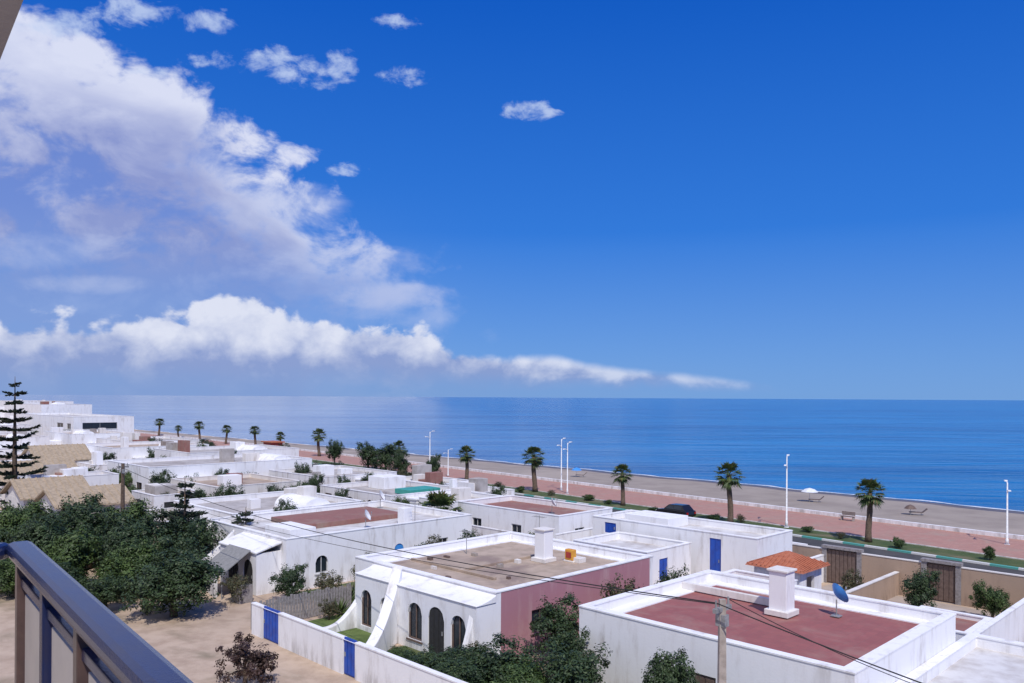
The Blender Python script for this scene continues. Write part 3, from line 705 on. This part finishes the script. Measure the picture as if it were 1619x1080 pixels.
def araucaria(x,y,h,rmax,zs,seed,label,gap=.5,dens=34,skip=.08,irr=.25,jz=.12,lf=1.0):
    random.seed(seed); t=thing('norfolk_pine',label,'tree',x,y)
    b=MB(); b.tube([(0,0,0),(.05,0,h*.5),(0,0,h)],[.02*h+.05,.012*h+.03,.02],8)
    f=MB(); n=int((h-zs)/gap)
    for i in range(n):
        q=i/n; R=rmax*(1-q)**.7*random.uniform(1-irr,1.1)*(.6+.4*min(1,q*4))+.2
        k=8; a0=random.random()*6
        for j in range(k):
            if random.random()<skip: continue
            z=zs+(h-zs)*(i+random.uniform(-jz,jz))/n
            a=a0+j*2*math.pi/k+random.uniform(-.25,.25); d=Vector((math.cos(a),math.sin(a),0)); L=R*random.uniform(1-irr*1.3,1.15)
            rise=random.uniform(-.02,.24)
            pts=[Vector((0,0,z)),Vector((0,0,z+rise*.2*L))+d*L*.5,Vector((0,0,z+rise*L))+d*L]
            b.tube(pts,[.035,.025,.01],4,False)
            m=int(L*dens)+6
            for l in range(m):
                u=.12+.9*l/m; p=pts[0].lerp(pts[2],u); p.z=z+rise*L*u*u+random.uniform(-.04,.04)
                sd=Vector((-d.y,d.x,0))*random.choice((-1,1))
                dr=(d*.5+sd*random.uniform(.3,1)+Vector((0,0,random.uniform(-.15,.5)))).normalized()
                w=Vector((0,0,1)).cross(dr).normalized()*.06*lf; e=p+dr*.45*min(1,L)*lf
                f.add([p-w*.5,p+dr*.2-w,e,p+dr*.2+w],[(0,1,2,3)])
                w2=dr.cross(w).normalized()*.055*lf
                f.add([p,p+dr*.2-w2,e,p+dr*.2+w2],[(0,1,2,3)])
    part('trunk',b,'trunk',t,smooth=True); obj('crown',f.mesh('crown','conifer',fix=False),t)
x,y=T2(-52.6,85); araucaria(x,y,14.9,3.5,1.6,31,'tall norfolk pine with layered horizontal branches',.95,30,.14,.35,.16,1.1)
x,y=T2(-24.6,60.5); araucaria(x,y,6.9,2.7,.9,32,'norfolk pine standing above garden trees',.7,24,.22,.4,.2,1.1)
x,y=T2(-20.5,62); araucaria(x,y,4.4,1.7,.6,33,'small norfolk pine in front of a white house',.5,26,.2,.3)
# ---------------------------------------------------------------- street furniture
def lamp(x,y,h=7.5,rot=0.0,first=[None]):
    t=thing('street_lamp','tall white double armed street lamp on promenade','street lamp',x,y,.1,group='street lamps on the promenade',rot=rot)
    if not first[0]:
        a=MB(); a.tube([(0,0,0),(0,0,.6),(0,0,.62),(0,0,h)],[.14,.13,.09,.05],10); a.box(-.22,.22,-.22,.22,-.08,.03)
        b=MB()
        for sg,z in ((1,h),(-1,h-.9)):
            b.tube([(0,0,z-.35),(0,sg*.3,z-.05),(0,sg*.9,z+.05)],[.04,.035,.03],7)
        c=MB()
        for sg,z in ((1,h),(-1,h-.9)):
            c.extr([(sg*.8,z),(sg*1.45,z+.03),(sg*1.4,z+.13),(sg*.85,z+.13)],'x',-.12,.12)
        first[0]=(a.mesh('lamp_post','metalwhite',True),b.mesh('lamp_arm','metalwhite',True),c.mesh('lamp_head','metalwhite'))
    m=first[0]; s=(1,1,h/7.5)
    obj('post',m[0],t,scale=s); obj('arm',m[1],t,scale=s); obj('lamp_head',m[2],t,scale=s)
for x,y,h in [(-37.5,76.6,7.3),(-19.4,82,5.7),(-70.9,81.5,7.0),(-74.2,84,7.3),(-105.5,86,7.2),(-99,84.5,4.5)]: lamp(x,y,h,.35)
def pole(x,y,h,label,mt='concrete',sq=True):
    t=thing('utility_pole',label,'utility pole',x,y)
    a=MB(); a.tube([(0,0,0),(0,0,h)],[.2,.13],4 if sq else 10); part('post',a,mt,t)
    b=MB(); b.box(-.06,.06,-.45,.45,h-.35,h-.22); b.tube([(0,-.35,h-.22),(0,-.35,h+.02)],[.04,.03],8); b.tube([(0,.35,h-.22),(0,.35,h+.02)],[.04,.03],8); b.box(-.16,.16,-.12,.12,h-.8,h-.45)
    part('crossarm',b,'metalgrey',t)
pole(-12.6,21.6,6.95,'square concrete utility pole with crossarm at street')
pole(-69,24,7.4,'wooden utility pole behind garden trees','trunk',False)
def wire(a,b,sag,r=.016):
    mb=MB(); n=28; pts=[]
    for i in range(n+1):
        q=i/n; p=a.lerp(b,q); p.z-=sag*4*q*(1-q); pts.append(p)
    mb.tube(pts,[r]*(n+1),6)
    obj('power_line',mb.mesh('power_line','wire'),None,label='black overhead cable strung between utility poles',cat='cable',group='overhead cables')
wire(W(-12.6,21.25,6.9),W(-69,23.7,7.2),1.1,.02)
wire(W(-12.6,21.95,6.7),W(-60,27,4.0),.5,.014)
wire(W(-12.6,21.25,6.9),W(14,20.5,4.8),.6,.02)
wire(W(-12.6,21.95,6.9),W(-7,31,2.35),.3,.014)
def car(x,y,paint,label,rot=0):
    t=thing('parked_car',label,'car',x,y,.01,rot=rot)
    b=MB()
    low=[(-2.05,.35),(-2.1,.62),(-1.95,.86),(-1.0,.97),(1.6,1.0),(2.05,.95),(2.12,.6),(2.05,.35)]
    b.extr(low,'y',-.85,.85)
    part('body',b,paint,t,bevel=.08)
    c=MB(); prof=[(-1.05,.95),(-.4,1.5),(1.35,1.54),(1.85,.98)]
    vs=[(p[0],-.8 if p[1]<1.2 else -.62,p[1]) for p in prof]+[(p[0],.8 if p[1]<1.2 else .62,p[1]) for p in prof]
    c.add(vs,[(0,1,2,3),(7,6,5,4)]+[(i,i+4,(i+1)%4+4,(i+1)%4) for i in range(4)])
    part('cabin',c,paint,t,bevel=.05)
    for sg in (-1,1):
        for xa,xb in ((-.75,.2),(.3,1.35)):
            g=MB(); pts=[]
            for (px,pz) in ((xa,1.04),(xb+.1,1.04),(xb,1.4),(xa+(.42 if xa<-.5 else 0),1.4)):
                yy=.8-(pz-.98)/(1.54-.98)*.18+.014; pts.append((px,sg*yy,pz))
            g.add(pts,[(0,1,2,3)]); part('side_window',g,'glass',t)
    g=MB(); g.add([(-1.03,-.7,1.02),(-1.03,.7,1.02),(-.5,.58,1.45),(-.5,-.58,1.45)],[(0,1,2,3)]); part('windscreen',g,'glass',t)
    for wx in (-1.3,1.35):
        for sg in (-1,1):
            w=MB(); w.tube([(wx,sg*.68,.33),(wx,sg*.88,.33)],[.33,.33],20); wo=part('wheel',w,'tyre',t,bevel=.02)
            r=MB(); r.tube([(wx,sg*.881,.33),(wx,sg*.895,.33)],[.2,.18],12); part('rim',r,'chrome',wo)
    for sg in (-1,1):
        h=MB(); h.box(-2.13,-2.05,sg*.6-.17,sg*.6+.17,.6,.74); part('headlight',h,'clearlens',t)
        h=MB(); h.box(2.07,2.14,sg*.65-.12,sg*.65+.12,.62,.84); part('tail_light',h,'redlens',t)
car(-49.0,74.2,'carpaint','black estate car parked beside the promenade strip',-.1)
def parasol(x,y,z,mt,label,h=2.1,r=1.25):
    t=thing('beach_umbrella',label,'umbrella',x,y,z,group='umbrellas on the beach')
    a=MB(); a.tube([(0,0,-.1),(0,0,h)],[.03,.03],6); part('pole',a,'metalwhite',t)
    b=MB(); n=8; b.v.append((0,0,h))
    for i in range(n): b.v.append((r*.6*math.cos(i*math.pi/4),r*.6*math.sin(i*math.pi/4),h-.18))
    for i in range(n): b.v.append((r*math.cos(i*math.pi/4),r*math.sin(i*math.pi/4),h-.5))
    for i in range(n): b.f+= [(0,1+i,1+(i+1)%n),(1+i,9+i,9+(i+1)%n,1+(i+1)%n)]
    part('canopy',b,mt,t)
def lounger(x,y,z,rot):
    t=thing('beach_lounger','dark beach lounger on the sand','lounger',x,y,z,group='loungers on the beach',rot=rot)
    a=MB(); a.box(-.9,.5,-.3,.3,.3,.36); a.extr([(.5,.3),(1.0,.75),(.97,.8),(.5,.36)],'y',-.3,.3); part('seat',a,'brown',t)
    b=MB()
    for lx in (-.8,.4):
        for ly in (-.27,.27): b.tube([(lx,ly,0),(lx,ly,.3)],[.025,.025],5)
    part('frame',b,'metalgrey',t)
def bz(s,y):
    f=(y-wl(s)-.3)/(wa(s)-4-wl(s)-.3); return -.27-.27*f
for X,Y,mt,r,h in ((38.9,104.8,'canopywhite',1.1,1.8),(46.4,93.4,'brown',.7,1.2),(11.,136,'bluelight',.9,1.6)):
    x,y=T2(X,Y); parasol(x,y,bz(-x,y),mt,'small beach umbrella planted in the sand',r=r,h=h)
    lounger(x+.7,y+.3,bz(-x,y),.5)
def bench(x,y,z):
    t=thing('bench','dark slatted bench on the promenade','bench',x,y,z)
    a=MB()
    for i in range(4): a.box(-.7,.7,-.25+.12*i,-.16+.12*i,.42,.46)
    part('seat',a,'brown',t)
    a=MB()
    for i in range(3): a.box(-.7,.7,.25,.29,.55+.13*i,.64+.13*i)
    part('backrest',a,'brown',t)
    for sx in (-.6,.6):
        a=MB(); a.box(sx-.04,sx+.04,-.25,.3,0,.418); part('leg',a,'concrete',t)
bench(-35,wl(35)-1.8,.125)
kx=thing('kiosk','small red kiosk beside the promenade','kiosk',-168,91)
boxpart(kx,'wall',-2,2,-1.3,1.3,0,2.4,'redpaint'); boxpart(kx,'roof',-2.4,2.4,-1.7,1.7,2.402,2.65,'terracotta'); boxpart(kx,'counter',-1.4,1.4,-1.6,-1.303,1,1.1,'white')
# ---------------------------------------------------------------- balcony (own building)
Zf=11.4
A0=Vector((-1.66,2.72,0)); B0=Vector((-.59,1.4,0)); dr=(B0-A0).normalized(); E0=A0+dr*4.2
bl=obj('apartment_building',None,label='apartment building with balcony overlooking the seafront',cat='building')
mb=MB()
back=[A0+Vector((-6,0,0)),A0,E0,E0+Vector((-1,-1.2,0)),A0+Vector((-6,-5.3,0))]
mb.extr([(p.x,p.y) for p in back],'z',Zf-.25,Zf); part('balcony_floor',mb,'concrete',bl)
mb=MB()
c0=Vector((-1.49,2.44,0)); dd=Vector((-.80,1.0,0)).normalized()
p1=c0+dd*1.6; p2=c0-dd*.5
mb.extr([(p1.x-5,p1.y),(p1.x,p1.y),(p2.x,p2.y),(p1.x-5,p2.y)],'z',14.2,14.42); part('roof_overhang',mb,'ceiling',bl)
mb=MB(); mb.box(-14,3.,-12,-2.2,0,15.2); mb.box(-8.4,-7.72,-2.19,4.0,0,14.42); part('wall',mb,'white2',bl)
rl=obj('balcony_railing',None,label='glossy navy balcony railing with pale infill panels',cat='railing')
def bar(mb,a,b,w,z0,z1,off=0):
    d=(b-a).normalized(); n=Vector((-d.y,d.x,0)); a=a+n*off; b=b+n*off
    vs=[Vector((p.x,p.y,z))+n*s for z in (z0,z1) for p,s in ((a,-w/2),(b,-w/2),(b,w/2),(a,w/2))]
    mb.add(vs,[(3,2,1,0),(4,5,6,7),(0,1,5,4),(1,2,6,5),(2,3,7,6),(3,0,4,7)])
L0=A0+Vector((-6,0,0))
mb=MB(); bar(mb,A0-dr*.04,E0,.08,12.445,12.5); part('handrail',mb,'rail',rl,bevel=.02)
mb=MB(); bar(mb,L0,A0-Vector((.045,0,0)),.075,12.44,12.495); part('handrail',mb,'rail',rl,bevel=.02)
for a,b,n in ((A0,E0,9),(A0+Vector((-.1,0,0)),L0,12)):
    L=(b-a).length; d=(b-a).normalized()
    mb=MB(); bar(mb,a+d*.05,b,.03,12.37,12.4); part('rail',mb,'rail',rl,bevel=.004)
    mb=MB(); bar(mb,a+d*.05,b,.03,11.5,11.54); part('rail',mb,'rail',rl,bevel=.004)
    for i in range(n):
        p=a+d*(.06+i*L/n); mb=MB(); bar(mb,p,p+d*.05,.05,Zf,12.444); part('post',mb,'railbrown' if i%2==0 else 'rail',rl,bevel=.006)
        mb=MB(); bar(mb,p+d*.08,p+d*(L/n-.02),.012,11.56,12.35); part('panel',mb,'railpanel',rl)
# ---------------------------------------------------------------- world
SUN_EL=math.radians(52); sd=Vector((.22,-.97,0)).normalized()
sunvec=Vector((sd.x*math.cos(SUN_EL),sd.y*math.cos(SUN_EL),math.sin(SUN_EL)))
w=bpy.data.worlds.new('World'); scene.world=w; w.use_nodes=True; t=NT(w.node_tree)
try:
    w.cycles.sampling_method='MANUAL'; w.cycles.sample_map_resolution=256
except Exception: pass
bg=t.n['Background']
sky=t.n.new('ShaderNodeTexSky'); sky.sky_type='NISHITA'; sky.sun_disc=False; sky.sun_elevation=SUN_EL
sky.sun_rotation=math.atan2(sd.x,sd.y); sky.air_density=1.0; sky.dust_density=.5; sky.ozone_density=2.5
tc=t.n.new('ShaderNodeTexCoord'); D=tc.outputs['Generated']
sep=t.n.new('ShaderNodeSeparateXYZ'); t.set(sep.inputs[0],D); dx,dy,dz=sep.outputs
yy=t.m('MAXIMUM',dy,.2)
U=t.m('MULTIPLY',t.m('DIVIDE',dx,yy),1.27); V=t.m('MULTIPLY',t.m('DIVIDE',dz,yy),1.27)
tint=t.mix(t.ss(dz,0.0,.42,lin=True),(.40,.62,1.1),(.035,.30,1.0))
base=t.mix(1.0,sky.outputs[0],tint,'MULTIPLY')
gr=t.mix(t.ss(dz,.0,.2,lin=True),(1.75,3.7,7.5),(.33,2.05,7.2))
gr=t.mix(t.ss(dz,.18,.45,lin=True),gr,(.07,1.1,5.7))
base=t.mix(.87,base,gr)
n1=t.noise(t.mapping(D,(1,1,1.7)),4.5,6,.6,.3)
n2=t.noise(t.mapping(D,(1,1,1.4)),13,6,.6,.3)
n3=t.noise(t.mapping(D,(1,1,1.2)),38,4,.6,.2)
st=t.noise(t.mapping(D,(1.2,1,3.2),(0,math.radians(-24),0)),5.,5,.6,.5)
nc=t.m('SUBTRACT',n1,.5)
nf=t.m('SUBTRACT',n2,.5); ng=t.m('SUBTRACT',n3,.5); ns=t.m('SUBTRACT',st,.5)
bnz=t.noise(D,16,1.5,.5,.15); bn2=t.noise(D,40,1,.5,.1)
bw=t.m('SUBTRACT',t.m('ABSOLUTE',t.m('MULTIPLY_ADD',bnz,4.0,-2.0)),.35)
bv=t.m('SUBTRACT',t.m('ABSOLUTE',t.m('MULTIPLY_ADD',bn2,4.0,-2.0)),.35)
# upper cloud bank
edge=t.curve(t.m('DIVIDE',V,.7,clamp=True),[(0,.72),(.1,.71),(.2,.73),(.29,.68),(.39,.59),(.50,.50),(.60,.46),(.68,.30),(.80,.13),(.87,.05),(1,0)])
dist=t.m('SUBTRACT',t.m('ADD',edge,-.8095),U)
dist=t.m('ADD',dist,t.m('ADD',t.m('MULTIPLY',nc,.38),t.m('ADD',t.m('MULTIPLY',bw,.07),t.m('ADD',t.m('MULTIPLY',nf,.40),t.m('MULTIPLY',ns,.06)))))
wid=t.ss(V,.12,.32,.20,.07)
d1=t.ss(t.m('DIVIDE',dist,wid),-.1,1.15)
brk=t.ss(t.m('ADD',n2,t.m('MULTIPLY',nc,.9)),.33,.52,.55,1.0)
d1=t.m('MULTIPLY',d1,t.m('MULTIPLY',t.ss(V,.13,.27,.42,1.0),brk))
shade1=t.m('MULTIPLY',t.ss(dist,.06,.28),t.ss(V,.56,.34,.38,1.0))
shade1=t.m('ADD',shade1,t.m('ADD',t.m('MULTIPLY',nf,-1.7),t.m('ADD',t.m('MULTIPLY',ns,-.7),t.m('MULTIPLY',bw,-.22))),clamp=True)
c1=t.mix(shade1,(6.9,7.3,9.1),(2.6,3.2,6.3))
out=t.mix(d1,base,c1)
def blobset(bl):
    g=None
    for u,v,a,b in bl:
        q1=t.m('POWER',t.m('MULTIPLY',t.m('SUBTRACT',U,(u-809.5)/1000),1000/a),2); q2=t.m('POWER',t.m('MULTIPLY',t.m('SUBTRACT',V,(628-v)/1000),1000/b),2)
        q=t.m('SUBTRACT',1.0,t.m('ADD',q1,q2)); g=q if g is None else t.m('MAXIMUM',g,q)
    return g
g4=blobset([(570,410,150,34),(130,452,110,16),(60,400,120,34),(630,468,120,22),(440,330,110,50)])
d4=t.ss(t.m('ADD',t.m('MULTIPLY',t.m('MAXIMUM',g4,-1.2),.8),t.m('ADD',t.m('MULTIPLY',nf,2.4),t.m('MULTIPLY',ns,2.4))),-.2,1.1)
out=t.mix(t.m('MULTIPLY',d4,.66),out,(5.0,5.7,8.3))
g=blobset([(340,38,50,24),(200,22,80,30),(325,97,50,16),(250,118,60,13),(430,100,55,24),(470,118,60,26),(535,108,28,36),(622,36,50,14),(632,122,54,18),(825,172,46,18),(868,177,26,8),(545,270,36,11),(100,40,80,26)])
ns2=t.m('SUBTRACT',t.noise(t.mapping(D,(1,1,2.0),(0,math.radians(25),0)),22,5,.65,.5),.5)
g=t.m('MULTIPLY',t.m('MAXIMUM',g,-1.2),.9)
d3=t.ss(t.m('ADD',g,t.m('ADD',t.m('MULTIPLY',ns2,3.8),t.m('MULTIPLY',ng,3.0))),.1,1.6)
d3=t.m('MULTIPLY',t.m('MULTIPLY',d3,.82),t.ss(g,-.95,-.3))
out=t.mix(d3,out,(5.2,6.3,8.8))
hz=t.m('MULTIPLY',t.ss(U,.05,-.7),t.ss(V,.36,.08)); out=t.mix(t.m('MULTIPLY',hz,.45),out,(2.6,3.8,6.9))
# cumulus band
top=t.curve(t.m('ADD',t.m('DIVIDE',U,1.7),.5,clamp=True),[(0,.50),(.03,.50),(.11,.49),(.20,.56),(.245,.68),(.28,.56),(.35,.50),(.405,.46),(.44,.32),(.50,.27),(.53,.28),(.58,.22),(.64,.175),(.69,.14),(.74,.09),(.79,.0),(1,0)])
top=t.m('MULTIPLY',top,.25)
amp=t.ss(U,-.2,.08,1.0,.10)
puffh=t.m('ADD',t.m('ADD',t.m('MULTIPLY',bw,.030),t.m('MULTIPLY',bv,.010)),t.m('ADD',t.m('MULTIPLY',nf,.08),t.m('MULTIPLY',ng,.03)))
topn=t.m('ADD',top,t.m('MULTIPLY',amp,puffh))
hgt=t.m('SUBTRACT',topn,V)
d2=t.ss(hgt,-.002,.014)
rt=t.ss(U,-.2,.15)
def mr(v,a,b):
    n=t.n.new('ShaderNodeMapRange'); n.interpolation_type='SMOOTHSTEP'; t.set(n.inputs[0],v); t.set(n.inputs[1],a); t.set(n.inputs[2],b); return n.outputs[0]
b0=t.m('MULTIPLY_ADD',rt,.004,.004); b1=t.m('MULTIPLY_ADD',rt,-.022,.056)
bot=t.m('MULTIPLY',mr(t.m('ADD',V,t.m('MULTIPLY',nf,.03)),b0,b1),t.ss(top,.0,.04))
lit=t.m('ADD',V,t.m('ADD',t.m('MULTIPLY',nf,.10),t.m('MULTIPLY',bw,.016)))
h0=t.m('MULTIPLY_ADD',rt,-.034,.046); h1=t.m('MULTIPLY_ADD',rt,-.066,.108)
puff=t.m('ADD',t.m('MULTIPLY',mr(lit,h0,h1),.92),t.m('ADD',t.m('MULTIPLY',ng,.9),t.m('MULTIPLY',bw,.18)),clamp=True)
c2=t.mix(puff,(2.7,3.5,6.3),(7.7,8.0,9.2))
opac=t.ss(U,-.05,.35,.92,.62)
out=t.mix(t.m('MULTIPLY',t.m('MULTIPLY',d2,bot),opac),out,c2)
low=t.m('MULTIPLY',t.ss(V,.07,.012),t.ss(U,.5,-.3)); out=t.mix(t.m('MULTIPLY',low,.45),out,(2.2,3.3,6.1))
t.set(bg.inputs[0],out); bg.inputs[1].default_value=.1
sl=bpy.data.lights.new('sun','SUN'); sl.energy=3.6; sl.angle=math.radians(.5); sl.color=(1,.95,.88)
so=bpy.data.objects.new('sun',sl); col.objects.link(so); so.rotation_euler=sunvec.to_track_quat('Z','Y').to_euler(); so.location=(0,-20,60)
cam=bpy.data.cameras.new('camera'); cam.sensor_width=36; cam.lens=1270/1619*36; cam.shift_y=88/1619
cam.clip_start=.05; cam.clip_end=80000
co=bpy.data.objects.new('camera',cam); col.objects.link(co); co.location=(0,0,13); co.rotation_euler=(math.pi/2,math.radians(-.32),0)
scene.camera=co
scene.view_settings.view_transform='Standard'
